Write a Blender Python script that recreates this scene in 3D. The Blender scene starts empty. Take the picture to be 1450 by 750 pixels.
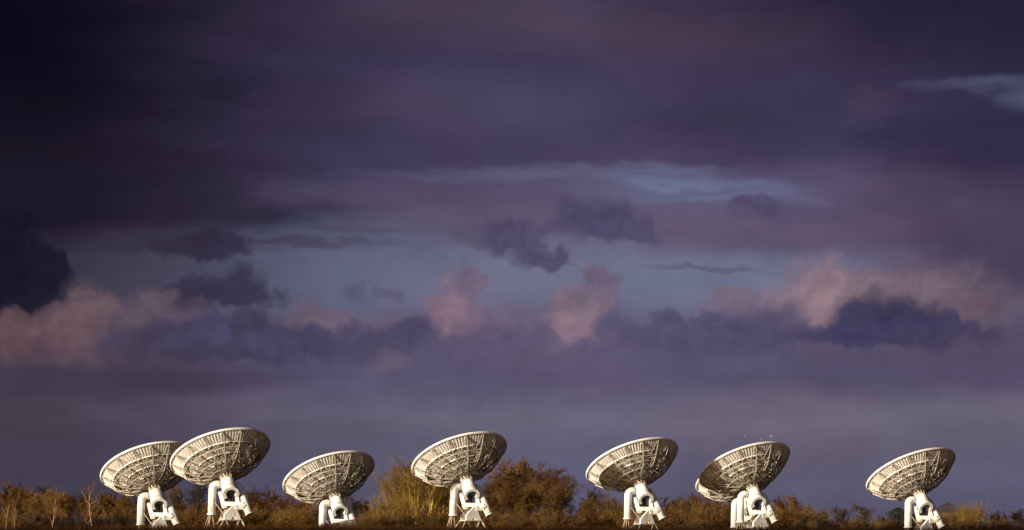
import bpy, math, random
from mathutils import Vector, Matrix, Quaternion

# ------------------------------------------------------------------ camera, sky, sun, exposure
F = 6648.0            # focal length in photo pixels (1450 px wide)
CX, YH = 725.0, 744.0 # centre column and horizon row of the photo
EYE = 1.6
sc = bpy.context.scene
COL = sc.collection
cam_d = bpy.data.cameras.new('camera')
cam = bpy.data.objects.new('camera', cam_d)
COL.objects.link(cam)
cam.location = (0, 0, EYE)
cam.rotation_euler = (math.radians(90), 0, 0)
cam_d.sensor_width = 36.0
cam_d.lens = 36.0 * F / 1450.0
cam_d.shift_x = 0.0
cam_d.shift_y = (YH - 375.0) / 1450.0
cam_d.clip_start = 0.5
cam_d.clip_end = 30000
cam_d.dof.use_dof = True
cam_d.dof.focus_distance = 640
cam_d.dof.aperture_fstop = 2.6
sc.camera = cam

SUN_EL = math.radians(10.5)
BETA = math.radians(42)            # the light travels to +X and away from the camera
travel = Vector((math.cos(SUN_EL) * math.cos(BETA), math.cos(SUN_EL) * math.sin(BETA), -math.sin(SUN_EL)))
sun_d = bpy.data.lights.new('sun', 'SUN')
sun_d.energy = 5.0
sun_d.angle = math.radians(0.5)
sun_d.color = (1.0, 0.88, 0.71)
sun = bpy.data.objects.new('sun', sun_d)
COL.objects.link(sun)
sun.rotation_mode = 'QUATERNION'
sun.rotation_quaternion = travel.to_track_quat('-Z', 'Y')

sc.view_settings.view_transform = 'Standard'
sc.view_settings.look = 'None'
sc.view_settings.exposure = 0.5
sc.view_settings.gamma = 1
sc.view_settings.use_curve_mapping = False
EXPO = 2 ** sc.view_settings.exposure
SKY_STRENGTH = 0.1


def lin(c):
    c = c / 255.0
    return c / 12.92 if c <= 0.04045 else ((c + 0.055) / 1.055) ** 2.4


def skycol(rgb):
    return tuple(lin(v) / SKY_STRENGTH / EXPO for v in rgb) + (1.0,)


class Nodes:
    """small wrapper to write node trees as expressions"""
    def __init__(self, tree):
        self.t = tree

    def n(self, kind, **kw):
        nd = self.t.nodes.new(kind)
        for k, v in kw.items():
            setattr(nd, k, v)
        return nd

    def put(self, sock, v):
        if isinstance(v, bpy.types.NodeSocket):
            self.t.links.new(v, sock)
        else:
            sock.default_value = v

    def math(self, op, a, b=0.0, c=0.0, clamp=False):
        nd = self.n('ShaderNodeMath', operation=op, use_clamp=clamp)
        self.put(nd.inputs[0], a); self.put(nd.inputs[1], b); self.put(nd.inputs[2], c)
        return nd.outputs[0]

    def vmath(self, op, a, b=(0, 0, 0)):
        nd = self.n('ShaderNodeVectorMath', operation=op)
        self.put(nd.inputs[0], a); self.put(nd.inputs[1], b)
        return nd.outputs['Value'] if op in ('LENGTH', 'DOT_PRODUCT') else nd.outputs['Vector']

    def smooth(self, v, a, b, c=0.0, d=1.0):
        nd = self.n('ShaderNodeMapRange', interpolation_type='SMOOTHSTEP')
        self.put(nd.inputs['Value'], v)
        self.put(nd.inputs['From Min'], a); self.put(nd.inputs['From Max'], b)
        self.put(nd.inputs['To Min'], c); self.put(nd.inputs['To Max'], d)
        return nd.outputs['Result']

    def mix(self, f, a, b, blend='MIX'):
        nd = self.n('ShaderNodeMix', data_type='RGBA', blend_type=blend)
        self.put(nd.inputs[0], f); self.put(nd.inputs[6], a); self.put(nd.inputs[7], b)
        return nd.outputs[2]

    def noise(self, vec, scale, detail=5, rough=0.55, dist=0.0, dims='3D'):
        nd = self.n('ShaderNodeTexNoise', noise_dimensions=dims)
        self.put(nd.inputs['Vector'], vec)
        nd.inputs['Scale'].default_value = scale
        nd.inputs['Detail'].default_value = detail
        nd.inputs['Roughness'].default_value = rough
        nd.inputs['Distortion'].default_value = dist
        return nd

    def comb(self, x, y, z=0.0):
        nd = self.n('ShaderNodeCombineXYZ')
        self.put(nd.inputs[0], x); self.put(nd.inputs[1], y); self.put(nd.inputs[2], z)
        return nd.outputs[0]


def build_world():
    w = bpy.data.worlds.new('World')
    sc.world = w
    w.use_nodes = True
    w.cycles.sampling_method = 'MANUAL'
    w.cycles.sample_map_resolution = 256
    t = w.node_tree
    t.nodes.clear()
    N = Nodes(t)
    out = N.n('ShaderNodeOutputWorld')
    bg = N.n('ShaderNodeBackground')
    bg.inputs['Strength'].default_value = SKY_STRENGTH
    t.links.new(bg.outputs[0], out.inputs[0])
    sky = N.n('ShaderNodeTexSky', sky_type='NISHITA')
    sky.sun_disc = False
    sky.sun_elevation = SUN_EL
    sky.sun_rotation = math.atan2(-travel.x, -travel.y)
    sky.air_density = 1.5
    sky.dust_density = 3.0
    tc = N.n('ShaderNodeTexCoord')
    sep = N.n('ShaderNodeSeparateXYZ')
    t.links.new(tc.outputs['Generated'], sep.inputs[0])
    x, y, z = sep.outputs
    az = N.math('ARCTAN2', x, y)                       # azimuth from +Y
    hyp = N.math('SQRT', N.math('ADD', N.math('MULTIPLY', x, x), N.math('MULTIPLY', y, y)))
    el = N.math('ARCTAN2', z, hyp)                     # elevation
    # cloud map: 1 unit = 100/6648 rad (0.86 degree), u from azimuth -6.2 deg, v downwards from 6.4 deg
    u = N.math('MULTIPLY_ADD', az, F / 100, CX / 100)
    v = N.math('MULTIPLY_ADD', el, -F / 100, YH / 100)
    P = N.comb(u, v)
    # billowing displacement of every cloud edge
    n1 = N.noise(N.vmath('ADD', P, (13.1, 4.7, 0)), 2.4, 6, 0.52, dims='2D')
    n2 = N.noise(N.vmath('ADD', N.vmath('MULTIPLY', P, (0.4, 1.7, 1)), (3.3, 9.1, 0)), 1.0, 7, 0.6, dims='2D')
    w1 = N.vmath('MULTIPLY', N.vmath('SUBTRACT', n1.outputs['Color'], (0.5, 0.5, 0.5)), (0.55, 0.42, 0))
    w2 = N.vmath('MULTIPLY', N.vmath('SUBTRACT', n2.outputs['Color'], (0.5, 0.5, 0.5)), (1.9, 0.42, 0))
    W1 = N.vmath('ADD', P, w1)

    def puffs(scale, vec):
        nd = N.n('ShaderNodeTexVoronoi', feature='SMOOTH_F1', voronoi_dimensions='2D')
        N.put(nd.inputs['Vector'], vec)
        nd.inputs['Scale'].default_value = scale
        nd.inputs['Smoothness'].default_value = 0.35
        return nd.outputs['Distance']
    puff = N.math('ADD', N.math('MULTIPLY', puffs(3.0, W1), 0.62), N.math('MULTIPLY', puffs(7.5, W1), 0.20))
    W2 = N.vmath('ADD', W1, (-0.075, -0.085, 0))
    puff2 = N.math('ADD', N.math('MULTIPLY', puffs(3.0, W2), 0.62), N.math('MULTIPLY', puffs(7.5, W2), 0.20))
    relief = N.math('SUBTRACT', puff2, puff)
    puff = N.math('ADD', puff, N.math('MULTIPLY', N.math('SUBTRACT', n1.outputs[0], 0.5), 0.7))
    PB = N.vmath('ADD', W1, N.comb(0.0, 0.0, N.math('SUBTRACT', puff, 0.36)))   # heaped clouds; z carries the billows
    wisp = N.math('MULTIPLY', N.math('SUBTRACT', n2.outputs[0], 0.5), 1.1)
    PS = N.vmath('ADD', N.vmath('ADD', P, w2), N.vmath('ADD', N.vmath('MULTIPLY', w1, (0.5, 0.4, 0)), N.comb(0.0, 0.0, wisp)))  # layered clouds

    # vertical run of tone
    ramp = N.n('ShaderNodeValToRGB')
    stops = [(-260, (50, 44, 70)), (0, (64, 54, 80)), (110, (68, 60, 90)), (200, (74, 67, 98)), (260, (88, 79, 112)),
             (330, (98, 96, 124)), (400, (105, 106, 133)), (470, (98, 90, 116)), (530, (92, 86, 113)),
             (590, (102, 98, 119)), (660, (95, 93, 117)), (744, (87, 84, 107))]
    lo, hi = -2.6, 7.44
    cr = ramp.color_ramp
    while len(cr.elements) < len(stops):
        cr.elements.new(0.5)
    for e, (py, c) in zip(cr.elements, stops):
        e.position = (py / 100 - lo) / (hi - lo)
        e.color = skycol(c)
    sepw = N.n('ShaderNodeSeparateXYZ')
    t.links.new(PS, sepw.inputs[0])
    vw = N.math('MULTIPLY_ADD', N.math('SUBTRACT', sepw.outputs[1], v), 0.6, v)
    t.links.new(N.smooth(vw, lo, hi), ramp.inputs[0])
    ramp_in = ramp.inputs[0].links[0]
    ramp_in.from_node.interpolation_type = 'LINEAR'
    col = ramp.outputs[0]

    # one cloud = a soft ellipse in the warped cloud map, with its own height above and below its centre
    def split(field):
        nd = N.n('ShaderNodeSeparateXYZ')
        t.links.new(field, nd.inputs[0])
        return nd.outputs
    B, S = split(PB), split(PS)

    def shade_of(f):
        k = N.math('MULTIPLY_ADD', f[2], -0.17, 1.0)
        if f is B:
            k = N.math('MULTIPLY_ADD', relief, 0.26, k)
        return N.comb(k, k, k)
    tone = {id(B): shade_of(B), id(S): shade_of(S)}

    def cloud(f, cx, cy, rx, rt, rb, rgb, op=0.9, soft=0.5):
        nonlocal col
        cx, cy, rx, rt, rb = (q / 100 for q in (cx, cy, rx, rt, rb))
        ex = N.math('MULTIPLY_ADD', f[0], 1 / rx, -cx / rx)
        ey = N.math('MAXIMUM', N.math('MULTIPLY_ADD', f[1], -1 / rt, cy / rt), N.math('MULTIPLY_ADD', f[1], 1 / rb, -cy / rb))
        d = N.math('SQRT', N.math('MULTIPLY_ADD', ex, ex, N.math('MULTIPLY', ey, ey)))
        kz = min(1.0, 0.26 / math.sqrt(rx * rt))
        d = N.math('MULTIPLY_ADD', f[2], kz, d)
        if f is B:
            soft *= 0.95
        m = N.smooth(d, 1.0 + soft, 1.0 - soft, 0.0, op)
        col = N.mix(m, col, N.mix(1.0, skycol(rgb), tone[id(f)], 'MULTIPLY'))

    # layered upper deck
    for a in [
        (S, 690, 28, 230, 34, 34, (82, 70, 90), .7, .9), (S, 1000, 52, 220, 34, 34, (76, 64, 86), .7, .9),
        (S, 680, 165, 170, 45, 40, (84, 77, 104), .7, .9), (S, 1120, 180, 330, 70, 60, (62, 55, 82), .8, .8), (S, 1060, 190, 110, 46, 40, (59, 52, 78), .6, .6),
        (S, 560, 215, 240, 34, 34, (68, 62, 95), .75, .9), (S, 1225, 155, 36, 22, 22, (86, 72, 98), .6, .9),
        (S, 1300, 190, 110, 45, 50, (64, 57, 88), .7, .7), (S, 1400, 215, 150, 55, 60, (52, 46, 76), .85, .6),
        # blue openings, broken into streaks
        (S, 760, 246, 200, 9, 9, (98, 97, 127), .8, .8), (S, 935, 264, 80, 17, 19, (106, 116, 148), .85, .8),
        (S, 1050, 274, 75, 12, 14, (104, 110, 142), .8, .7), (S, 1150, 286, 30, 7, 7, (106, 112, 144), .7, .7),
        (S, 370, 316, 140, 18, 20, (104, 110, 137), .95, .7), (S, 540, 318, 50, 8, 8, (104, 105, 130), .7, .8),
        (S, 190, 380, 170, 50, 46, (86, 86, 106), .9, .7), (S, 600, 385, 480, 46, 54, (110, 113, 140), .9, .7),
        (S, 1030, 388, 140, 26, 34, (110, 113, 140), .9, .6),
        
        # mauve strata between the gaps
        (S, 560, 280, 260, 22, 22, (91, 81, 108), .9, .7), (S, 820, 262, 60, 9, 9, (94, 88, 116), .8, .7), (S, 930, 256, 70, 3.5, 4, (96, 94, 124), .8, .8), (S, 985, 272, 80, 4, 5, (94, 92, 122), .8, .8), (S, 890, 276, 60, 4, 4, (94, 92, 122), .7, .8),
        (S, 700, 308, 210, 22, 24, (98, 88, 114), .85, .7), (S, 480, 326, 60, 7, 7, (96, 88, 112), .8, .6),
        (S, 1080, 325, 260, 30, 34, (98, 86, 112), .9, .6), (S, 1300, 300, 190, 60, 70, (88, 76, 102), .85, .7),
        (S, 1400, 380, 120, 50, 60, (82, 70, 95), .8, .7), (S, 1110, 300, 70, 14, 14, (84, 77, 106), .8, .6),
        (S, 400, 346, 130, 6, 6, (86, 80, 104), .75, .6), (S, 980, 382, 70, 3.5, 3.5, (92, 88, 112), .7, .6),
        # dark ragged clouds under the deck
        (S, 215, 298, 220, 26, 28, (50, 43, 64), .85, .6), (S, 150, 250, 200, 50, 50, (46, 39, 59), .85, .7),
        (B, 285, 354, 84, 22, 12, (68, 62, 88), .9, .45), (B, 310, 345, 34, 20, 18, (66, 60, 87), .9, .5),
        (B, 330, 424, 62, 40, 12, (68, 63, 91), .93, .4), (B, 268, 424, 44, 22, 12, (72, 66, 93), .9, .45),
        (B, 505, 413, 15, 12, 14, (92, 90, 116), .8, .7), (B, 545, 417, 18, 10, 9, (93, 91, 116), .7, .7), (B, 574, 420, 12, 12, 10, (94, 92, 117), .65, .7),
        (B, 668, 336, 34, 14, 14, (90, 82, 108), .7, .7),
        (B, 730, 340, 44, 26, 24, (79, 73, 104), .93, .45), (B, 766, 366, 40, 14, 14, (79, 74, 106), .93, .45),
        (B, 818, 312, 40, 28, 24, (78, 73, 105), .95, .4), (B, 862, 318, 44, 30, 20, (77, 72, 104), .96, .35), (B, 905, 330, 34, 14, 15, (79, 74, 105), .9, .45),
        (B, 1068, 294, 38, 13, 10, (77, 71, 100), .85, .55),
        # rose lit heaps
        (B, 446, 460, 44, 26, 26, (122, 102, 120), .9, .5), (B, 560, 464, 50, 14, 18, (110, 97, 119), .8, .6),
        (B, 648, 446, 38, 50, 60, (113, 99, 121), .93, .4), (B, 664, 398, 20, 22, 30, (109, 96, 120), .9, .45), (B, 640, 436, 24, 32, 50, (136, 113, 130), .8, .8),
        (B, 718, 455, 32, 22, 30, (105, 94, 119), .85, .5),
        (B, 850, 398, 27, 24, 50, (108, 95, 119), .94, .35), (B, 822, 448, 52, 34, 60, (114, 99, 121), .93, .4), (B, 800, 452, 30, 28, 40, (116, 100, 121), .85, .5),
        (B, 814, 448, 28, 26, 50, (141, 117, 131), .8, .8), (B, 836, 425, 18, 22, 34, (126, 107, 125), .6, .9),
        (B, 1034, 432, 38, 28, 34, (117, 101, 120), .93, .4), (B, 1095, 446, 44, 26, 30, (112, 97, 116), .7, .7),
        (B, 1290, 430, 130, 48, 40, (120, 99, 114), .93, .5), (B, 1370, 445, 46, 40, 40, (112, 92, 108), .85, .55),
        (B, 1165, 430, 78, 52, 50, (132, 108, 122), .93, .5), (B, 1176, 418, 44, 30, 40, (150, 123, 132), .75, .9), (B, 1290, 415, 60, 18, 26, (130, 108, 120), .5, .9),
        # slate cloud bases in front of them
        (B, 450, 490, 100, 20, 26, (74, 69, 98), .93, .45), (B, 588, 480, 36, 28, 24, (76, 72, 102), .94, .38), (B, 535, 484, 36, 20, 22, (78, 73, 102), .92, .42), (B, 486, 474, 24, 14, 20, (80, 75, 103), .85, .45), (B, 690, 470, 18, 12, 18, (98, 88, 115), .8, .5), (B, 905, 472, 22, 16, 20, (88, 80, 108), .85, .45), (B, 945, 458, 26, 18, 24, (88, 80, 108), .85, .45), (B, 1000, 452, 24, 14, 24, (84, 77, 106), .88, .4),
        (B, 650, 494, 60, 20, 24, (92, 84, 112), .88, .5), (B, 720, 486, 60, 24, 24, (92, 84, 112), .88, .5), (B, 760, 470, 22, 18, 22, (96, 87, 114), .8, .5), (B, 840, 492, 40, 14, 24, (94, 86, 113), .88, .5), (B, 872, 470, 26, 26, 26, (92, 85, 114), .9, .45),
        (B, 800, 508, 100, 22, 22, (95, 87, 114), .8, .7), (B, 1030, 480, 100, 36, 30, (81, 75, 105), .93, .5), (B, 960, 480, 60, 28, 26, (84, 78, 107), .9, .5),
        (B, 1108, 468, 34, 36, 34, (86, 78, 105), .85, .5), (B, 1180, 484, 50, 22, 20, (84, 76, 104), .8, .6),
        (B, 1230, 474, 62, 58, 20, (61, 58, 86), .95, .3), (B, 1284, 476, 70, 52, 18, (61, 58, 86), .95, .32), (B, 1338, 480, 60, 28, 14, (65, 61, 93), .92, .42), (B, 1260, 480, 130, 24, 14, (64, 60, 92), .9, .4), (B, 1385, 478, 40, 14, 12, (72, 65, 94), .8, .6),
        (S, 1290, 506, 150, 12, 16, (86, 77, 101), .9, .6), (B, 1410, 500, 110, 30, 30, (86, 75, 98), .75, .8),
        # rain-grey veil below
        (S, 620, 528, 560, 30, 30, (88, 82, 110), .7, .9), (S, 60, 534, 280, 20, 24, (66, 58, 80), .5, .8), (S, 1300, 535, 280, 26, 26, (81, 75, 102), .7, .8),
        (S, 540, 515, 30, 14, 16, (110, 97, 116), .6, .8), (S, 1200, 590, 340, 32, 34, (108, 100, 118), .65, .9),
        (S, 20, 590, 120, 32, 34, (86, 74, 86), .75, .7), (S, 640, 590, 90, 16, 20, (110, 102, 119), .5, .9),
        (S, 1290, 640, 260, 30, 30, (97, 88, 106), .55, .9), (S, 30, 665, 380, 80, 90, (68, 62, 78), .9, .9),
        # vignette painted into the sky at one side and a corner aloft; clouds over it
        (S, 60, 110, 480, 360, 340, (42, 36, 56), .7, .9), (S, -20, 130, 340, 320, 300, (24, 20, 38), .85, .9), (S, -60, 60, 260, 260, 240, (9, 7, 22), .9, .85),
        (S, 40, 470, 260, 220, 240, (60, 50, 64), .3, .9),
        (S, 40, 290, 110, 46, 50, (28, 24, 41), .8, .7),
        (B, 70, 480, 190, 50, 40, (86, 68, 82), .92, .5), (B, 200, 440, 80, 26, 40, (96, 80, 96), .85, .5),
        (B, 118, 446, 36, 36, 40, (108, 86, 93), .9, .6), (B, 22, 472, 50, 30, 34, (99, 76, 82), .85, .6), (B, 215, 425, 26, 7, 14, (110, 93, 106), .7, .8),
        (B, 95, 478, 40, 24, 30, (102, 79, 86), .6, .8), (B, 60, 492, 26, 10, 12, (80, 64, 80), .6, .8),
        (S, 60, 534, 300, 20, 24, (66, 58, 79), .7, .7),
        (B, 190, 490, 60, 24, 24, (72, 64, 85), .9, .5), (B, 320, 486, 125, 34, 26, (65, 61, 84), .94, .4), (B, 355, 460, 30, 22, 24, (66, 62, 85), .93, .4), (B, 400, 480, 50, 20, 26, (72, 67, 95), .92, .4), (B, 296, 464, 26, 20, 20, (74, 68, 98), .88, .45), (B, 245, 474, 36, 18, 20, (68, 62, 87), .9, .45),
        (B, 20, 402, 78, 56, 42, (27, 25, 44), .96, .25), (B, -10, 350, 72, 60, 80, (24, 21, 39), .93, .4), (B, 58, 372, 28, 22, 30, (28, 25, 43), .9, .4),
        (S, 1480, -10, 400, 130, 130, (27, 24, 44), .92, .9), (S, 1500, 180, 200, 200, 240, (46, 40, 66), .6, .9), (S, 1460, 185, 110, 50, 60, (50, 45, 75), .6, .8),
        (S, 1340, 130, 46, 6, 6, (74, 72, 102), .55, .9), (S, 1408, 125, 54, 9, 10, (80, 85, 113), .75, .9), (S, 1450, 143, 34, 9, 9, (80, 86, 114), .75, .9), (S, 1385, 133, 40, 4, 4, (64, 60, 90), .5, .9),
    ]:
        cloud(*a)

    # soft mottling of the whole deck
    n3 = N.noise(N.vmath('MULTIPLY', P, (0.5, 1.2, 1)), 1.3, 6, 0.6, dims='2D')
    col = N.mix(1.0, col, N.comb_grey(n3.outputs[0], 0.89, 1.11), 'MULTIPLY')
    n4 = N.noise(N.vmath('ADD', N.vmath('MULTIPLY', P, (0.4, 1.0, 1)), (7.7, 1.3, 0)), 0.8, 4, 0.5, dims='2D')
    hue = N.mix(N.smooth(n4.outputs[0], 0.35, 0.65), (1.035, 0.985, 0.975, 1), (0.98, 1.005, 1.005, 1))
    col = N.mix(1.0, col, hue, 'MULTIPLY')

    # the deck thins out overhead and towards the sun: the clear low-sun sky shows there
    to_sun = (-travel).normalized()
    dot = N.vmath('DOT_PRODUCT', tc.outputs['Generated'], tuple(to_sun))
    clear = N.smooth(dot, 0.3, 0.97)
    col = N.mix(clear, col, N.mix(1.0, sky.outputs[0], (0.8, 0.8, 0.8, 1), 'MULTIPLY'))
    t.links.new(col, bg.inputs['Color'])


def comb_grey(self, fac, a, b):
    nd = self.n('ShaderNodeMapRange')
    self.put(nd.inputs['Value'], fac)
    nd.inputs['From Min'].default_value = 0.25; nd.inputs['From Max'].default_value = 0.75
    nd.inputs['To Min'].default_value = a; nd.inputs['To Max'].default_value = b
    return self.comb(nd.outputs[0], nd.outputs[0], nd.outputs[0])


Nodes.comb_grey = comb_grey
build_world()

# ------------------------------------------------------------------ helpers
R = random.Random(11)


def px_x(px, dist):
    return (px - CX) * dist / F


def px_z(py, dist):
    return EYE + (YH - py) * dist / F


class MB:
    """collects simple shapes into one mesh"""
    def __init__(self):
        self.v, self.f, self.s = [], [], []

    def quad_ring(self, rings, closed_ends=True, smooth=True):
        n = len(rings[0])
        b = len(self.v)
        for r in rings:
            self.v.extend(tuple(p) for p in r)
        for i in range(len(rings) - 1):
            for k in range(n):
                a, c = b + i * n + k, b + i * n + (k + 1) % n
                self.f.append((a, c, c + n, a + n)); self.s.append(smooth)
        if closed_ends:
            self.f.append(tuple(b + k for k in reversed(range(n)))); self.s.append(False)
            e = b + (len(rings) - 1) * n
            self.f.append(tuple(e + k for k in range(n))); self.s.append(False)

    def tube(self, pts, rad, n=8, caps=True, smooth=True):
        pts = [Vector(p) for p in pts]
        if not isinstance(rad, (list, tuple)):
            rad = [rad] * len(pts)
        rings = []
        side = None
        for i, p in enumerate(pts):
            d = (pts[min(i + 1, len(pts) - 1)] - pts[max(i - 1, 0)])
            d = d.normalized() if d.length > 1e-9 else Vector((0, 0, 1))
            if side is None:
                side = d.orthogonal().normalized()
            else:
                side = (side - d * side.dot(d))
                side = side.normalized() if side.length > 1e-6 else d.orthogonal().normalized()
            up = d.cross(side)
            rings.append([p + (side * math.cos(2 * math.pi * k / n) + up * math.sin(2 * math.pi * k / n)) * rad[i] for k in range(n)])
        self.quad_ring(rings, caps, smooth)

    def bar(self, a, b, r, n=4):
        self.tube([a, b], r, n, caps=False, smooth=False)

    def prism(self, poly, depth_vec, smooth=False):
        """extrude a polygon by a vector"""
        dv = Vector(depth_vec)
        b = len(self.v); n = len(poly)
        self.v.extend(tuple(Vector(p)) for p in poly)
        self.v.extend(tuple(Vector(p) + dv) for p in poly)
        self.f.append(tuple(range(b, b + n))); self.s.append(smooth)
        self.f.append(tuple(b + n + k for k in reversed(range(n)))); self.s.append(smooth)
        for k in range(n):
            k2 = (k + 1) % n
            self.f.append((b + k2, b + k, b + n + k, b + n + k2)); self.s.append(smooth)

    def box(self, c, size, rot=None):
        c = Vector(c); hx, hy, hz = (s / 2 for s in size)
        M = rot or Matrix.Identity(3)
        pts = [c + M @ Vector(p) for p in ((-hx, -hy, -hz), (hx, -hy, -hz), (hx, hy, -hz), (-hx, hy, -hz))]
        self.prism(pts, M @ Vector((0, 0, 2 * hz)))

    def sphere(self, c, r, n=8, m=6, sq=(1, 1, 1)):
        rings = []
        for i in range(m + 1):
            th = math.pi * (0.02 + 0.96 * i / m)
            rings.append([Vector(c) + Vector((r * sq[0] * math.sin(th) * math.cos(2 * math.pi * k / n),
                                              r * sq[1] * math.sin(th) * math.sin(2 * math.pi * k / n),
                                              -r * sq[2] * math.cos(th))) for k in range(n)])
        self.quad_ring(rings)

    def mesh(self, name, mat):
        me = bpy.data.meshes.new(name)
        me.from_pydata(self.v, [], self.f)
        me.polygons.foreach_set('use_smooth', self.s)
        if mat:
            me.materials.append(mat)
        me.update()
        return me

    def obj(self, name, mat, parent=None):
        return link(name, self.mesh(name, mat), parent)


def link(name, data, parent=None):
    o = bpy.data.objects.new(name, data)
    COL.objects.link(o)
    if parent is not None:
        o.parent = parent
    return o


def empty(name, label, cat, loc, group=None):
    o = bpy.data.objects.new(name, None)
    o.empty_display_size = 0.2
    COL.objects.link(o)
    o.location = loc
    tag(o, label, cat, group)
    return o


def tag(o, label=None, cat=None, group=None, kind=None):
    if label: o['label'] = label
    if cat: o['category'] = cat
    if group: o['group'] = group
    if kind: o['kind'] = kind
    return o


def copy_tree(o, parent=None):
    c = o.copy()
    COL.objects.link(c)
    if parent is not None:
        c.parent = parent
    for ch in list(o.children):
        copy_tree(ch, c)
    return c


def material(name, base, var=0.2, scale=3.0, rough=0.8, metallic=0.0, second=None, per_object=0.0, detail=5, grime=None):
    m = bpy.data.materials.new(name)
    m.use_nodes = True
    t = m.node_tree
    N = Nodes(t)
    bsdf = t.nodes['Principled BSDF']
    bsdf.inputs['Roughness'].default_value = rough
    if rough >= 0.88:
        bsdf.inputs['Specular IOR Level'].default_value = 0.05
    bsdf.inputs['Metallic'].default_value = metallic
    tc = N.n('ShaderNodeTexCoord')
    nz = N.noise(tc.outputs['Object'], scale, detail, 0.6)
    sec = second or tuple(c * (1 - var) for c in base)
    a = tuple(min(1, c * (1 + var * 0.5)) for c in base) + (1,)
    col = N.mix(N.smooth(nz.outputs[0], 0.36, 0.64), a, tuple(sec) + (1,))
    if grime:
        # streaks of dirt, different on every antenna
        oi0 = N.n('ShaderNodeObjectInfo')
        off = N.comb(N.math('MULTIPLY', oi0.outputs['Random'], 40.0), 0.0, 0.0)
        gz = N.noise(N.vmath('ADD', N.vmath('MULTIPLY', tc.outputs['Object'], (1.6, 1.6, 0.45)), off), 1.1, 6, 0.65)
        col = N.mix(N.smooth(gz.outputs[0], 0.5, 0.72, 0.0, 0.75), col, tuple(grime) + (1,))
    if per_object:
        oi = N.n('ShaderNodeObjectInfo')
        k = N.math('MULTIPLY_ADD', oi.outputs['Random'], 2 * per_object, 1 - per_object)
        hsv = N.n('ShaderNodeHueSaturation')
        t.links.new(col, hsv.inputs['Color'])
        N.put(hsv.inputs['Value'], k)
        N.put(hsv.inputs['Hue'], N.math('MULTIPLY_ADD', oi.outputs['Random'], 0.012, 0.493))
        col = hsv.outputs['Color']
    t.links.new(col, bsdf.inputs['Base Color'])
    return m


M = {
    'paint': material('white_paint', (0.80, 0.79, 0.765), 0.10, 1.4, 0.65, grime=(0.42, 0.34, 0.25), per_object=0.04),
    'panel': material('panel_paint', (0.79, 0.765, 0.72), 0.08, 1.2, 0.65, grime=(0.55, 0.49, 0.42), per_object=0.08),
    'gap_shade': material('gap_shade_steel', (0.13, 0.11, 0.09), 0.3, 2.0, 0.8),  # dark tone paints the shadow gap between panel rings
    'truss': material('truss_steel', (0.45, 0.40, 0.335), 0.2, 2.0, 0.6, grime=(0.26, 0.18, 0.11)),
    'rim': material('rim_paint', (0.82, 0.80, 0.76), 0.08, 1.0, 0.5),
    'dark': material('machinery_and_shade', (0.035, 0.032, 0.03), 0.4, 3.0, 0.7),  # machinery colour, also the painted shade in the yoke mouth
    'rust': material('rusty_steel', (0.36, 0.24, 0.13), 0.3, 3.0, 0.85, second=(0.55, 0.45, 0.33)),
    'stand': material('galvanised_stand', (0.60, 0.54, 0.44), 0.25, 3.0, 0.6),
    'bark': material('bark', (0.10, 0.065, 0.035), 0.4, 4.0, 0.9, per_object=0.25),
    'bark_dark': material('dark_bark', (0.04, 0.028, 0.018), 0.4, 4.0, 0.9, per_object=0.25),
    'bark_gold': material('golden_bark', (0.36, 0.23, 0.04), 0.3, 4.0, 0.8, per_object=0.15),
    'bark_birch': material('birch_bark', (0.34, 0.20, 0.105), 0.25, 2.0, 0.8),
    'twig_brown': material('brown_twigs', (0.116, 0.065, 0.023), 0.3, 0.8, 0.9, per_object=0.3),
    'twig_rust': material('rust_twigs', (0.112, 0.056, 0.019), 0.3, 0.8, 0.9, per_object=0.25),
    'twig_olive': material('olive_twigs', (0.122, 0.067, 0.018), 0.3, 0.8, 0.9, per_object=0.25),
    'twig_gold': material('golden_twigs', (0.17, 0.105, 0.020), 0.3, 0.8, 0.9, per_object=0.15),
    'twig_grey': material('grey_twigs', (0.085, 0.062, 0.052), 0.3, 0.8, 0.9, per_object=0.25),  # greyed to paint distance haze onto the far trees
    'twig_dark': material('dark_twigs', (0.038, 0.026, 0.02), 0.3, 0.8, 0.9, per_object=0.3),
    'needle': material('dark_needles', (0.030, 0.034, 0.016), 0.4, 0.8, 0.9, per_object=0.2),
    'gull': material('white_feathers', (0.45, 0.44, 0.42), 0.1, 8.0, 0.8),
    'roof': material('roof_tile', (0.055, 0.045, 0.048), 0.3, 1.0, 0.9),
    'brick': material('brick_wall', (0.10, 0.065, 0.05), 0.25, 3.0, 0.9),
    'pane': material('window_glass', (0.03, 0.035, 0.045), 0.2, 1.0, 0.15),
    'soil': material('shaded_earth', (0.007, 0.0035, 0.0015), 0.4, 1.5, 0.95),  # near-black: shade over the bank put into the earth colour
    'field': material('rough_grass_field', (0.11, 0.062, 0.018), 0.35, 0.15, 0.95),
    'reed': material('dry_grass_blades', (0.085, 0.034, 0.007), 0.4, 0.25, 0.9),
    'bank_grass': material('shaded_withered_grass', (0.010, 0.004, 0.0014), 0.4, 1.2, 0.95),  # shade on the near bank painted into the blades
}

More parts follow.
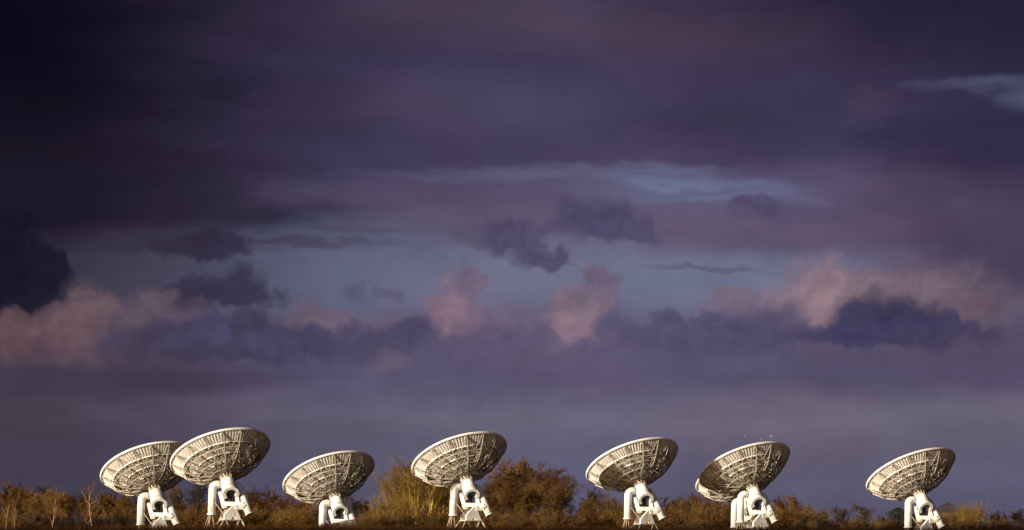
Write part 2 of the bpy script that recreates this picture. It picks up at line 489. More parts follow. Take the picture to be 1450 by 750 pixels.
# ------------------------------------------------------------------ where the eight antennas stand
#        root px, dist, rim-top px, yaw(deg)
ANT = [
    dict(px=219, d=622, yaw=0.5, top=626.0, label='white lattice dish half overlapped by its larger neighbour, close to a slanting pale birch'),
    dict(px=320.5, d=600, yaw=-1, top=607.0, label='largest white lattice dish, overlapping another dish, its pedestal on splayed tube legs'),
    dict(px=475, d=650, yaw=2, top=639.5, label='lowest standing white lattice dish, alone between the overlapping pair and the golden willow'),
    dict(px=661, d=622, yaw=2.5, top=612.5, label='white lattice dish raised between the golden willow and the tall rounded brown tree'),
    dict(px=907, d=638, yaw=5, top=620.5, label='white lattice dish between the tall rounded brown tree and the dish in shadow'),
    dict(px=1066.5, d=646, yaw=5, top=626.5, label='white lattice dish with a big dark shadow across its side, in front of another dish'),
    dict(px=1056.5, d=690, yaw=4, top=641.0, label='white lattice dish almost hidden behind the shadowed dish, only its lower edge showing'),
    dict(px=1303, d=652, yaw=7.5, top=635.0, label='white lattice dish standing apart near the yellow tree and distant house roof'),
]
RIM_TOP = 12.62          # filled in below from the dish geometry

# dish pose: axis in world space
AX = Vector((-0.259, 0.41, 0.8745)).normalized()
RIM_R, FOC = 6.5, 4.8
Z_RIM = RIM_R ** 2 / (4 * FOC)
RIM_C = Vector((-0.94, 1.85, 9.85))
VERTEX = RIM_C - AX * Z_RIM
# top of the rim circle in world z
RIM_TOP = RIM_C.z + RIM_R * math.sqrt(1 - AX.z ** 2)
for a in ANT:
    a['z'] = px_z(a['top'], a['d']) - RIM_TOP
    a['x'] = px_x(a['px'], a['d'])


def ground_z(x, y):
    if y < 60:
        g = 0.0
        # low bank across the view
        b = math.exp(-((y - 33) / 5.0) ** 2)
        g = 1.583 * b
        return g
    sw, sz = 0.0, 0.0
    for a in ANT:
        d2 = (x - a['x']) ** 2 + (y - a['d']) ** 2 + 30.0
        wgt = 1.0 / d2 ** 1.5
        sw += wgt; sz += wgt * a['z']
    for (qx, qy, qz) in ((0, 60, 0), (-60, 300, -0.2), (60, 300, -0.2), (0, 450, 0.0), (-90, 600, -0.2), (90, 640, -0.6), (0, 800, 0.2), (-120, 900, 0.3), (120, 900, 0.0), (0, 1200, 0.5)):
        d2 = (x - qx) ** 2 + (y - qy) ** 2 + 900.0
        wgt = 1.0 / d2 ** 1.5
        sw += wgt; sz += wgt * qz
    g = sz / sw
    return g * min(1.0, (y - 60) / 60.0)


def build_ground():
    xs = [-6000, -2500, -1200, -600, -300, -200] + [-160 + 8 * i for i in range(41)] + [200, 300, 600, 1200, 2500, 6000]
    ys = [-600, -100, -20, 0, 10, 18, 22, 25, 27, 29, 31, 33, 35, 37, 40, 44, 50, 60, 80, 120, 200, 300, 400, 480, 540] + [560 + 7 * i for i in range(24)] + [740, 780, 840, 900, 1000, 1200, 1600, 2400, 4000, 9000]
    v, f = [], []
    for y in ys:
        for x in xs:
            v.append((x, y, ground_z(x, y)))
    n = len(xs)
    for j in range(len(ys) - 1):
        for i in range(n - 1):
            k = j * n + i
            f.append((k, k + 1, k + n + 1, k + n))
    me = bpy.data.meshes.new('ground')
    me.from_pydata(v, [], f)
    me.polygons.foreach_set('use_smooth', [True] * len(f))
    # two surfaces: earth with shade in its colour near the bank, rough grass beyond
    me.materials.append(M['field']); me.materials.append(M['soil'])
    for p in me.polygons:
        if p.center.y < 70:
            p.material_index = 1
    o = link('ground', me)
    tag(o, kind='structure')
    return o


build_ground()

# ------------------------------------------------------------------ the antenna
NS = 16


def surf(r):
    return r * r / (4 * FOC)


def chord(r):
    """height of the lower chord of the backing trusses"""
    pts = [(0.85, -0.98), (1.9, -0.88), (3.1, -0.6), (4.2, -0.12), (5.0, 0.46), (6.42, 1.93)]
    if r <= pts[0][0]:
        return pts[0][1]
    for (a, za), (b, zb) in zip(pts, pts[1:]):
        if r <= b:
            return za + (zb - za) * (r - a) / (b - a)
    return pts[-1][1]


def pol(r, th, z):
    return Vector((r * math.cos(th), r * math.sin(th), z))


def make_antenna():
    a0 = ANT[0]
    root = empty('radio_telescope', a0['label'], 'radio telescope', (a0['x'], a0['d'], a0['z']), 'radio telescope dishes in the field')
    # ---- reflector (dish axis = local +Z)
    m = MB()
    nr, nt = 14, 96
    top = [[pol(RIM_R * i / nr if i else 0.02, 2 * math.pi * k / nt, surf(RIM_R * i / nr)) for k in range(nt)] for i in range(nr + 1)]
    bot = [[pol(RIM_R * i / nr if i else 0.02, 2 * math.pi * k / nt, surf(RIM_R * i / nr) - 0.035) for k in range(nt)] for i in range(nr + 1)]
    m.quad_ring([list(r) for r in top], closed_ends=False)
    m.quad_ring([list(r) for r in reversed(bot)], closed_ends=False)
    dish = m.obj('reflector', M['panel'], root)
    # pose
    q = AX.to_track_quat('Z', 'Y')
    dish.rotation_mode = 'QUATERNION'
    dish.rotation_quaternion = q
    dish.location = VERTEX
    # ---- rim
    m = MB()
    rings = []
    for k in range(nt):
        th = 2 * math.pi * k / nt
        rings.append([pol(RIM_R + dx, th, Z_RIM + dz) for dx, dz in ((-0.03, -0.20), (0.05, -0.20), (0.11, -0.04), (0.10, 0.09), (-0.04, 0.07))])
    rings.append([Vector(p) for p in rings[0]])
    m.quad_ring(rings, closed_ends=False)
    m.obj('rim', M['rim'], dish)
    # ---- ribs on the back of the panels
    m = MB()
    BANDS = (1.80, 3.38, 5.0)
    bands = ((1.80, 3.38, 4, 0.07), (3.38, 5.0, 5, 0.09), (5.0, 6.42, 6, 0.13))
    for r0, r1, n, dep in bands:
        for s in range(NS):
            for k in range(n):
                th = 2 * math.pi * (s + (k + 0.5) / n) / NS
                t = Vector((-math.sin(th), math.cos(th), 0)) * 0.03
                a, b = pol(r0 + 0.05, th, surf(r0) - 0.03), pol(r1 - 0.04, th, surf(r1) - 0.03)
                m.prism([a - t, b - t, b - t - Vector((0, 0, dep)), a - t - Vector((0, 0, dep))], 2 * t)
    # each ring of panels ends in a turned-down flange
    for r in BANDS:
        rr = []
        for k in range(nt + 1):
            th = 2 * math.pi * k / nt
            rr.append([pol(r + dx, th, surf(r) + dz) for dx, dz in ((0.02, -0.03), (0.06, -0.03), (0.10, -0.24), (0.06, -0.24))])
        m.quad_ring(rr, closed_ends=False, smooth=False)
    m.obj('panel_rib', M['panel'], dish)['kind'] = 'stuff'
    # dark hoops inside each flange: shadow between panel rings put into their colour
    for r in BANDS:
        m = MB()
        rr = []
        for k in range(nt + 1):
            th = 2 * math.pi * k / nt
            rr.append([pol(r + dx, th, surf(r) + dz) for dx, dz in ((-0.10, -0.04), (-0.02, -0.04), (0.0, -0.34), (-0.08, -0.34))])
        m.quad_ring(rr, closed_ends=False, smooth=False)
        m.obj('shade_hoop', M['gap_shade'], dish)
    # ---- sixteen radial trusses
    m = MB()
    nodes = (0.85, 1.8, 2.6, 3.38, 4.2, 5.0, 6.42)
    for r0, r1 in zip(nodes, nodes[1:]):
        m.bar(pol(r0, 0, surf(r0) - 0.28 * (1 - r0 / 7)), pol(r1, 0, surf(r1) - 0.28 * (1 - r1 / 7)), 0.055)
        m.bar(pol(r0, 0, chord(r0)), pol(r1, 0, chord(r1)), 0.062)
    for i, r in enumerate(nodes[:-1]):
        m.bar(pol(r, 0, surf(r) - 0.05), pol(r, 0, chord(r)), 0.045)
        r2 = nodes[i + 1]
        if i % 2 == 0:
            m.bar(pol(r, 0, surf(r) - 0.1), pol(r2, 0, chord(r2)), 0.042)
        else:
            m.bar(pol(r, 0, chord(r)), pol(r2, 0, surf(r2) - 0.1), 0.042)
    tm = m.mesh('radial_truss', M['truss'])
    for s in range(NS):
        o = link('radial_truss', tm, dish)
        o.rotation_euler = (0, 0, 2 * math.pi * s / NS)
    # ---- ring trusses with their diagonals on the outer face
    rr = (1.8, 3.38, 5.0)
    for j, r in enumerate(rr):
        m = MB()
        rn = rr[j + 1] if j + 1 < len(rr) else RIM_R
        for s in range(NS):
            t0, t1 = 2 * math.pi * s / NS, 2 * math.pi * (s + 1) / NS
            b0, b1 = pol(r, t0, chord(r)), pol(r, t1, chord(r))
            u0, u1 = pol(r, t0, surf(r) - 0.4), pol(r, t1, surf(r) - 0.4)
            m.bar(b0, b1, 0.055)
            m.bar(b0, (u0 + u1) / 2, 0.036); m.bar(b1, (u0 + u1) / 2, 0.036)
            mid = (b0 + b1) / 2
            if j < 2:
                n0, n1 = pol(rn, t0, chord(rn)), pol(rn, t1, chord(rn))
            else:
                n0, n1 = pol(RIM_R, t0, Z_RIM - 0.12), pol(RIM_R, t1, Z_RIM - 0.12)
            m.bar(mid, n0, 0.042); m.bar(mid, n1, 0.042)
        m.obj('ring_truss', M['truss'], dish)
    # inner ring of the frame
    m = MB()
    for s in range(NS):
        t0, t1 = 2 * math.pi * s / NS, 2 * math.pi * (s + 1) / NS
        m.bar(pol(0.85, t0, chord(.85)), pol(0.85, t1, chord(.85)), 0.06)
        m.bar(pol(0.85, t0, chord(.85)), pol(1.8, t1, chord(1.8)), 0.04)
        m.bar(pol(0.85, t1, chord(.85)), pol(1.8, t0, surf(1.8) - 0.3), 0.04)
    m.obj('ring_truss', M['truss'], dish)
    # ---- lattice drum between dish and barrel
    m = MB()
    for k in range(10):
        t0, t1 = 2 * math.pi * k / 10, 2 * math.pi * (k + 1) / 10
        for z0, z1, r0, r1 in ((-0.15, -0.95, 0.85, 0.80), (-0.95, -1.75, 0.80, 0.66)):
            m.bar(pol(r0, t0, z0), pol(r1, t0, z1), 0.06)
            m.bar(pol(r0, t0, z0), pol(r1, t1, z1), 0.045)
            m.bar(pol(r1, t0, z1), pol(r1, t1, z1), 0.06)
    m.obj('lattice_drum', M['stand'], dish)
    m = MB()
    m.tube([(0, 0, -0.3), (0, 0, -1.6)], [0.40, 0.40], 14)
    m.obj('cable_duct', M['rust'], dish)

    # ---- barrel below the dish, open at its lower end (world orientation follows the dish axis)
    mb = MB()
    nseg = 28

    def barrel_ring(t, r):
        c = VERTEX - AX * t
        e1 = AX.orthogonal().normalized(); e2 = AX.cross(e1)
        return [c + (e1 * math.cos(2 * math.pi * k / nseg) + e2 * math.sin(2 * math.pi * k / nseg)) * r for k in range(nseg)]
    prof = [(1.55, 0.10), (1.55, 0.60), (1.62, 0.82), (1.72, 0.88), (2.74, 0.92), (2.75, 0.78), (2.88, 0.78), (2.89, 0.98), (3.12, 0.96), (3.14, 0.10)]
    mb.quad_ring([barrel_ring(t, r) for t, r in prof], smooth=False)
    barrel = mb.obj('barrel', M['paint'], root)
    # yoke: a wide short sleeve under the barrel, its open mouth facing forward and down
    ya = Vector((0.22, -0.80, -0.60)).normalized()
    yc = VERTEX - AX * 3.05 + Vector((0.06, 0.10, -0.12))
    mb = MB()

    def ring_at(c, ax, r):
        e1 = ax.orthogonal().normalized(); e2 = ax.cross(e1)
        return [c + (e1 * math.cos(2 * math.pi * k / nseg) + e2 * math.sin(2 * math.pi * k / nseg)) * r for k in range(nseg)]
    e1 = Vector((1, 0, 0)) - ya * ya.x
    e1.normalize(); e2 = ya.cross(e1)
    if e2.z < 0:
        e2 = -e2
    prof2 = [(-0.30, 0.60), (-0.25, 0.92), (0.40, 0.94), (0.41, 0.82), (0.53, 0.82), (0.54, 1.08), (0.82, 1.08), (0.82, 0.68), (-0.20, 0.64), (-0.30, 0.60)]
    rings = []
    for k in range(25):
        th = math.radians(-42 + 264 * k / 24)
        e = e1 * math.cos(th) + e2 * math.sin(th)
        rings.append([yc + ya * t + e * r for t, r in prof2[:-1]])
    mb.quad_ring(rings, smooth=False)
    yoke = mb.obj('yoke_sleeve', M['paint'], root)
    mi = MB()
    mi.prism([yc + ya * -0.1 + (e1 * math.cos(math.radians(-20 + 220 * k / 16)) + e2 * math.sin(math.radians(-20 + 220 * k / 16))) * 0.635 for k in range(17)], ya * 0.1)
    mi.obj('shade_liner', M['dark'], yoke)  # dark sheet painting the shade inside the hollow mouth
    mi = MB()
    mi.tube([yc + ya * 0.05 + e2 * .2, yc + ya * 0.45 + e2 * .1], [0.34, 0.28], 14)
    mi.obj('receiver_housing', M['dark'], yoke)
    mi = MB()
    mi.box((0.32, 0.25, 4.35), (1.05, 0.5, 1.15), Matrix.Rotation(math.radians(10), 3, 'Y'))
    mi.obj('shade_block', M['dark'], yoke)  # added dark box, fills the opening so it looks shaded

    # ---- two bent counterweight tubes
    def bent(path, r):
        # rounded polyline
        pts = [Vector(p) for p in path]
        out = [pts[0]]
        for i in range(1, len(pts) - 1):
            a, b, c = pts[i - 1], pts[i], pts[i + 1]
            k = min(0.62, (a - b).length * 0.48, (c - b).length * 0.48)
            p0, p1 = b + (a - b).normalized() * k, b + (c - b).normalized() * k
            for s in range(7):
                w = s / 6
                out.append(p0.lerp(b, w).lerp(b.lerp(p1, w), w))
        out.append(pts[-1])
        mm = MB()
        mm.tube(out, r, 20)
        return mm, out
    mm, o1 = bent([(-0.55, 0.10, 5.92), (-1.72, -0.30, 5.86), (-1.84, -0.55, 2.06)], 0.50)
    ct = mm.obj('counterweight_tube', M['paint'], root)
    fl = MB()
    d = (o1[-1] - o1[-2]).normalized()
    fl.tube([o1[-1] - d * 0.10, o1[-1] + d * 0.08], 0.58, 20)
    fl.obj('end_flange', M['paint'], ct)
    mm, o2 = bent([(0.5, 0.45, 5.95), (1.5, 0.9, 5.66), (3.0, -0.45, 2.08)], 0.52)
    ct2 = mm.obj('counterweight_tube', M['paint'], root)
    d = (o2[-1] - o2[-2]).normalized()
    for s, w_, nm in ((0, .55, 'end_flange'), (2.6, .54, 'joint_band')):
        fl = MB()
        p = o2[-1] - d * s
        fl.tube([p - d * 0.05, p + d * 0.06], w_, 20)
        fl.obj(nm, M['paint'], ct2)

    # ---- fork carrying the barrel
    m = MB()
    m.prism([(-1.06, -0.35, 4.9), (-0.66, -0.35, 5.0), (0.02, -0.55, 3.2), (-0.48, -0.55, 2.8)], (0.0, 0.75, 0.05))
    m.obj('fork_arm', M['paint'], root)
    m = MB()
    m.prism([(1.15, -0.20, 4.65), (1.52, -0.20, 4.70), (1.72, -0.45, 3.55), (1.18, -0.45, 3.55)], (0.0, 0.8, 0.05))
    m.obj('fork_arm', M['paint'], root)
    m = MB()
    m.box((0.86, -0.15, 3.42), (2.75, 0.9, 0.52), Matrix.Rotation(math.radians(1.5), 3, 'Y'))
    beam = m.obj('cross_beam', M['paint'], root)
    for x, z, r in ((-0.35, 3.0, 0.2), (-0.05, 3.05, 0.17), (2.12, 3.02, 0.2), (2.34, 3.2, 0.16)):
        m = MB()
        m.tube([(x, -0.75, z), (x, -0.2, z)], r, 12)
        m.obj('drive_motor', M['stand'], beam)
    m = MB()
    m.tube([(0.35, -0.2, 3.6), (0.38, -0.2, 4.3)], 0.07, 8)
    m.obj('bracket', M['dark'], beam)
    m = MB()
    m.box((1.5, -0.1, 3.0), (1.1, 1.0, 0.62), Matrix.Rotation(math.radians(24), 3, 'Z'))
    m.obj('drive_box', M['paint'], root)
    # ---- wedge shaped pedestal: lit end frame, closed side, dark gap
    yaw = Matrix.Rotation(math.radians(28), 3, 'Z')

    def wp(x, y, z):
        return Vector((0.55, -0.2, 0)) + yaw @ Vector((x, y, 0)) + Vector((0, 0, z))
    m = MB()
    # front frame, an A with a broad shoulder
    m.prism([wp(-1.15, -0.75, 1.42), wp(-1.15, -0.75, 2.05), wp(0.05, -0.75, 3.2), wp(0.38, -0.75, 3.16), wp(1.15, -0.75, 1.42),
             wp(0.60, -0.75, 1.42), wp(0.30, -0.75, 2.05), wp(-0.30, -0.75, 1.42)], wp(0, 0.3, 0) - wp(0, 0, 0))
    m.obj('end_frame', M['paint'], root)
    m = MB()
    m.prism([wp(0.38, -0.45, 3.14), wp(0.42, 0.95, 3.14), wp(1.18, 0.95, 1.46), wp(1.14, -0.45, 1.46)], wp(-0.1, 0, -0.05) - wp(0, 0, 0))
    m.obj('side_plate', M['rust'], root)
    m = MB()
    m.prism([wp(-1.1, 0.75, 1.46), wp(-1.1, 0.75, 2.0), wp(0.05, 0.75, 3.1), wp(0.36, 0.75, 3.1), wp(1.05, 0.75, 1.46)], wp(0, 0.18, 0) - wp(0, 0, 0))
    m.obj('end_frame', M['paint'], root)
    m = MB()
    m.tube([wp(-0.35, -0.2, 1.45), wp(-0.3, -0.2, 2.35)], 0.22, 12)
    m.box(wp(0.2, -0.1, 1.75), (0.35, 0.5, 0.55))
    m.obj('gearbox', M['stand'], root)
    m = MB()
    m.box(wp(0.05, 0.1, 1.36), (2.6, 1.9, 0.11), yaw)
    m.obj('base_plate', M['stand'], root)
    # splayed tube legs
    for a, b in (((-1.2, -0.75, 1.32), (-2.4, -1.7, 0.18)), ((-1.0, -0.7, 1.32), (-0.55, -1.2, 0.12)), ((0.95, -0.7, 1.32), (0.05, -1.3, 0.15)),
                 ((1.2, -0.6, 1.32), (1.75, -1.3, 0.1)), ((1.2, 0.9, 1.32), (2.0, 1.6, 0.1)), ((-1.1, 0.9, 1.32), (-1.7, 1.9, 0.1))):
        m = MB()
        m.tube([wp(*a), wp(*b)], [0.11, 0.09], 8)
        leg = m.obj('leg', M['stand'], root)
        m = MB()
        p = wp(*b)
        m.tube([(p.x, p.y, -0.12), (p.x, p.y, 0.16)], 0.28, 10)
        m.obj('foot_pad', M['stand'], leg)
    m = MB()
    m.bar((-1.38, -0.75, 3.6), wp(-1.1, -0.6, 1.9), 0.035, 6)
    m.obj('brace', M['stand'], root)
    # light stand under the hanging tube
    m = MB()
    c = Vector((-1.85, -0.55, 1.95))
    feet = [c + Vector(p) for p in ((-1.0, -0.5, -1.95), (-0.35, -0.75, -1.95), (0.35, 0.3, -1.95), (-0.7, 0.6, -1.95))]
    for i, p in enumerate(feet):
        topp = c + Vector(((p.x - c.x) * 0.35, (p.y - c.y) * 0.35, -0.03))
        m.bar(topp, p, 0.05, 6)
        p2 = feet[(i + 1) % 4]
        m.bar(topp.lerp(p, 0.7), (c + Vector(((p2.x - c.x) * 0.35, (p2.y - c.y) * 0.35, 0))).lerp(p2, 0.7), 0.03, 5)
    m.obj('service_stand', M['rust'], root)
    return root


proto = make_antenna()
for i, a in enumerate(ANT):
    o = proto if i == 0 else copy_tree(proto)
    o.location = (a['x'], a['d'], a['z'])
    o.rotation_euler = (0, 0, math.radians(a.get('yaw', 0)))
    o['label'] = a['label']

# ------------------------------------------------------------------ bare winter trees
def rot_about(d, axis, ang):
    return (Quaternion(axis, ang) @ d).normalized()


def grow(rng, kind):
    """list of (points, radii, level) for a plant about 1 unit high"""
    segs = []
    P = dict(
        broad=dict(stems=1, spread=0.06, ln=0.46, lv=[(10, .25, 0.78, .56), (7, .22, 0.8, .52), (6, .2, 0.85, .5), (13, .12, 0.8, .60)], up=0.10, r=0.022),
        tall=dict(stems=1, spread=0.05, ln=0.62, lv=[(11, .30, 0.65, .42), (7, .25, 0.7, .5), (6, .2, 0.8, .5), (12, .2, 0.8, .55)], up=0.14, r=0.020),
        fan=dict(stems=15, spread=0.62, ln=0.62, lv=[(5, .3, 0.32, .52), (5, .25, 0.4, .5), (4, .2, 0.5, .55)], up=0.07, r=0.012),
        birch=dict(stems=1, spread=0.07, ln=0.98, lv=[(13, .22, 0.55, .27), (4, .3, 0.5, .45), (4, .2, 0.6, .5)], up=0.13, r=0.0105),
        sapling=dict(stems=5, spread=0.22, ln=0.86, lv=[(10, .25, 0.42, .24), (6, .2, 0.5, .5), (4, .2, 0.6, .5)], up=0.14, r=0.008),
        bush=dict(stems=13, spread=0.95, ln=0.50, lv=[(6, .25, 0.65, .55), (6, .2, 0.75, .5), (5, .15, 0.8, .55)], up=0.05, r=0.012),
    )[kind]
    levels = P['lv']

    def branch(p, d, ln, r, lvl):
        n = 5 if lvl == 0 else (4 if lvl == 1 else 2)
        pts, rad = [p.copy()], [r]
        q = p.copy(); dd = d.copy()
        for i in range(n):
            wob = 0.10 if lvl == 0 else 0.2
            dd = (dd + Vector((rng.gauss(0, wob), rng.gauss(0, wob), rng.gauss(0, wob * .5) + P['up'])))
            dd.normalize()
            q = q + dd * (ln / n)
            pts.append(q.copy()); rad.append(r * (1 - 0.75 * (i + 1) / n))
        segs.append((pts, rad, lvl))
        if lvl < len(levels):
            cnt, t0, ang, lr = levels[lvl]
            for k in range(cnt):
                t = t0 + (1 - t0) * (k + rng.random()) / cnt
                fi = min(n - 1, int(t * n)); w = t * n - fi
                bp = pts[fi].lerp(pts[fi + 1], w)
                bd = (pts[fi + 1] - pts[fi]).normalized()
                ax = rot_about(bd.orthogonal().normalized(), bd, rng.random() * 6.283)
                nd = rot_about(bd, ax, ang * rng.uniform(.6, 1.25))
                nl = ln * lr * rng.uniform(.65, 1.2) * (1.0 if lvl else (1.15 - 0.45 * abs(t - 0.55)))
                branch(bp, nd, nl, max(0.0014, r * (1 - .7 * t) * 0.55), lvl + 1)
    for s in range(P['stems']):
        a = rng.random() * 6.283
        sp = P['spread'] * math.sqrt(rng.random())
        d = Vector((math.cos(a) * sp, math.sin(a) * sp, 1)).normalized()
        off = Vector((math.cos(a), math.sin(a), 0)) * sp * 0.12
        branch(off, d, P['ln'] * rng.uniform(.75, 1.1), P['r'] * rng.uniform(.8, 1.1), 0)
    return segs


def tree_meshes(kind, seed, bark, twig, trunk_levels=1, tw=0.0022):
    tw *= 0.54 if kind in ('broad', 'tall') else 1.0
    rng = random.Random(seed)
    segs = grow(rng, kind)
    top = max(p.z for pts, _, _ in segs for p in pts)
    a, b = MB(), MB()
    round_ = kind in ('broad', 'tall')
    kept = []
    for pts, rad, lvl in segs:
        if round_ and lvl >= 2:
            # pruned to a rounded, uneven outline
            e = pts[-1] / top
            th = math.atan2(e.y, e.x)
            w_ = (0.43 if kind == 'broad' else 0.34) * (1 + 0.13 * math.sin(3 * th + seed) + 0.10 * math.sin(5 * th + e.z * 9 + seed))
            if (e.x ** 2 + e.y ** 2) / w_ ** 2 + ((e.z - 0.53) / 0.47) ** 2 > 1.0:
                continue
        kept.append((pts, rad, lvl))
    k = 1.0 / sorted(p.z for pts, _, l in kept for p in pts)[-12]
    for pts, rad, lvl in kept:
        pts = [p * k for p in pts]
        if lvl < trunk_levels:
            a.tube(pts, [r * k for r in rad], 6 if lvl == 0 else 5, caps=False)
        else:
            b.tube(pts, [max(tw * (0.6 if i == len(pts) - 1 else 1), r * k) for i, r in enumerate(rad)], 3, caps=False, smooth=False)
    return a.mesh('trunk', M[bark]), b.mesh('crown', M[twig])


def conifer_meshes(seed):
    rng = random.Random(seed)
    a, b = MB(), MB()
    a.tube([(0, 0, 0), (0, 0, .9)], [.03, .006], 6)
    for i in range(2600):
        h = 0.08 + 0.9 * rng.random() ** 0.9
        rad = (0.42 * math.sin(math.pi * min(1, max(0.02, h * 0.93 + .05))) ** 0.7) * (1 + 0.25 * math.sin(h * 17 + rng.random()))
        th = rng.random() * 6.283
        rr = rad * math.sqrt(rng.random()) * (1 + .18 * math.sin(th * 3 + h * 9))
        c = Vector((rr * math.cos(th), rr * math.sin(th), h))
        e1 = Vector((rng.gauss(0, 1), rng.gauss(0, 1), rng.gauss(0, 1))).normalized()
        e2 = e1.orthogonal().normalized()
        s = 0.028
        base = len(b.v)
        b.v.extend(tuple(c + p) for p in (e1 * s, e2 * s * .6, -e1 * s, -e2 * s * .6))
        b.f.append((base, base + 1, base + 2, base + 3)); b.s.append(False)
    return a.mesh('trunk', M['bark_dark']), b.mesh('crown', M['needle'])


PROTO = {}


def proto_tree(key, seed):
    k = (key, seed)
    if k not in PROTO:
        kind, bark, twig, lv, tw = {
            'broad_brown': ('broad', 'bark', 'twig_brown', 2, .0022), 'broad_rust': ('broad', 'bark', 'twig_rust', 2, .0022),
            'broad_olive': ('broad', 'bark', 'twig_olive', 2, .0024), 'broad_grey': ('broad', 'bark_dark', 'twig_grey', 2, .0026),
            'broad_dark': ('broad', 'bark_dark', 'twig_dark', 2, .0032), 'tall_brown': ('tall', 'bark', 'twig_brown', 2, .0022),
            'tall_dark': ('tall', 'bark_dark', 'twig_dark', 2, .0024), 'tall_rust': ('tall', 'bark', 'twig_rust', 2, .0022),
            'fan_gold': ('fan', 'bark_gold', 'twig_gold', 2, .0018), 'fan_olive': ('fan', 'bark_gold', 'twig_olive', 1, .0018),
            'birch': ('birch', 'bark_birch', 'twig_rust', 2, .0022), 'sapling': ('sapling', 'bark_gold', 'twig_olive', 1, .0026),
            'sapling_rust': ('sapling', 'bark_gold', 'twig_rust', 1, .0026),
            'bush_brown': ('bush', 'bark', 'twig_brown', 1, .0034), 'bush_rust': ('bush', 'bark', 'twig_rust', 1, .0034),
            'bush_olive': ('bush', 'bark', 'twig_olive', 1, .0034), 'bush_dark': ('bush', 'bark_dark', 'twig_dark', 1, .0048),
        }[key]
        PROTO[k] = tree_meshes(kind, seed * 37 + sum(map(ord, key)), bark, twig, lv, tw)
    return PROTO[k]


def plant(key, seed, px, top_py, dist, label, cat, name, group=None, wid=1.0, lean=0.0, meshes=None):
    x = px_x(px, dist)
    zb = ground_z(x, dist) - 0.05
    h = px_z(top_py, dist) - zb
    o = empty(name, label, cat, (x, dist, zb), group)
    o.rotation_euler = (0, lean, R.random() * 6.28 if lean == 0 else 0)
    o.scale = (h * wid, h * wid, h)
    tr, cr = meshes or proto_tree(key, seed)
    link('trunk', tr, o); link('crown', cr, o)
    return o


T, BSH = 'bare_tree', 'bush'
# (key, seed, px, top, dist, label, category, name, group, width, lean)
def row(key, seeds, spots, dist, label, cat, name, group, wid=1.0):
    for i, (px, top) in enumerate(spots):
        plant(key, seeds[i % len(seeds)], px, top, dist * (1 + R.uniform(-.015, .015)), label, cat, name, group, wid * R.uniform(.88, 1.15))


# dark wood far behind, seen at the edge of the field
row('broad_dark', (1, 2), [(-20, 684), (8, 684), (32, 686), (58, 690), (72, 686), (92, 698), (112, 696), (132, 698), (150, 702), (168, 698), (190, 696), (214, 694)], 1080,
    'dark bare tree in the far wood behind the birches', 'tree', T, 'dark trees of the far wood', 1.15)
row('broad_dark', (1, 2), [(504, 700), (516, 706), (530, 714)], 1000,
    'dark bare tree under the rim of the lowest dish', 'tree', T, 'dark trees beside the lowest dish', 1.0)
row('broad_dark', (2, 1), [(1400, 724), (1416, 722), (1432, 722), (1446, 719), (1462, 720)], 1050,
    'dark low tree beyond the house, past the yellow tree', 'tree', T, 'dark trees past the yellow tree', 1.2)
row('broad_dark', (1, 2), [(1150, 727), (1164, 722), (1250, 728), (1288, 724), (1310, 722)], 1080,
    'small dark tree in the thin gap of skyline beside the lone dish', 'tree', T, 'dark trees on the thin skyline', 1.2)

# birches with pale stems
plant('birch', 1, 8, 698, 690, 'pale birch stem beside the olive crowned tree at the wood edge', 'birch', 'birch_tree', None, .8, 0.05)
plant('birch', 2, 18, 696, 692, 'taller of two close birches, slightly slanting pale stem', 'birch', 'birch_tree', None, .8, 0.09)
plant('birch', 3, 72, 684, 691, 'lone upright birch with pale stem against rust brown trees', 'birch', 'birch_tree', None, .8, 0.06)
plant('birch', 4, 133, 684, 688, 'many branched pale birch slanting beneath the overlapped dish', 'birch', 'birch_tree', None, 1.5, 0.10)

# trees behind the overlapping pair
plant('broad_olive', 1, 12, 680, 760, 'olive crowned bare tree at the wood edge by two birches', 'tree', T, None, 1.1)
plant('broad_olive', 2, 48, 694, 770, 'low olive brown tree between two birch stems', 'tree', T, None, 1.3)
plant('broad_rust', 1, 76, 690, 780, 'rust brown round tree behind the lone upright birch', 'tree', T, None, 1.2)
plant('broad_rust', 2, 120, 706, 765, 'low rust brown tree next to the many branched birch', 'tree', T, None, 1.4)
plant('broad_rust', 3, 150, 694, 785, 'rust brown tree just behind the many branched birch', 'tree', T, None, 1.2)
plant('broad_olive', 3, 186, 700, 770, 'olive tree under the overlapped dish', 'tree', T, None, 1.2)
plant('tall_brown', 1, 246, 684, 800, 'brown tree between the pedestals of the overlapping dishes', 'tree', T, None, 1.1)
plant('tall_dark', 1, 276, 682, 770, 'dark forked tree standing just beside the largest dish tube', 'tree', T, None, .9)
plant('broad_olive', 4, 300, 700, 775, 'olive brown tree behind the pedestal of the largest dish', 'tree', T, None, 1.2)
plant('broad_brown', 1, 372, 686, 780, 'rounded brown tree in the gap after the largest dish', 'tree', T, None, 1.1)
plant('broad_brown', 2, 398, 690, 800, 'brown tree partly behind the rim of the lowest dish', 'tree', T, None, 1.1)
plant('broad_olive', 5, 432, 700, 775, 'olive tree beneath the lowest dish', 'tree', T, None, 1.3)

# golden willow and neighbours
plant('fan_gold', 1, 600, 640, 760, 'golden willow fanning many bright stems from its base', 'willow', 'willow_tree', None, 1.0)
plant('fan_olive', 2, 572, 656, 775, 'thin hazy willow behind the golden one', 'willow', 'willow_tree', None, .85)
plant('fan_gold', 3, 556, 694, 745, 'short spreading willow at the foot of the golden one', 'willow', 'willow_tree', None, 1.1)
plant('fan_olive', 4, 632, 668, 770, 'olive willow tucked under the raised dish', 'willow', 'willow_tree', None, .9)

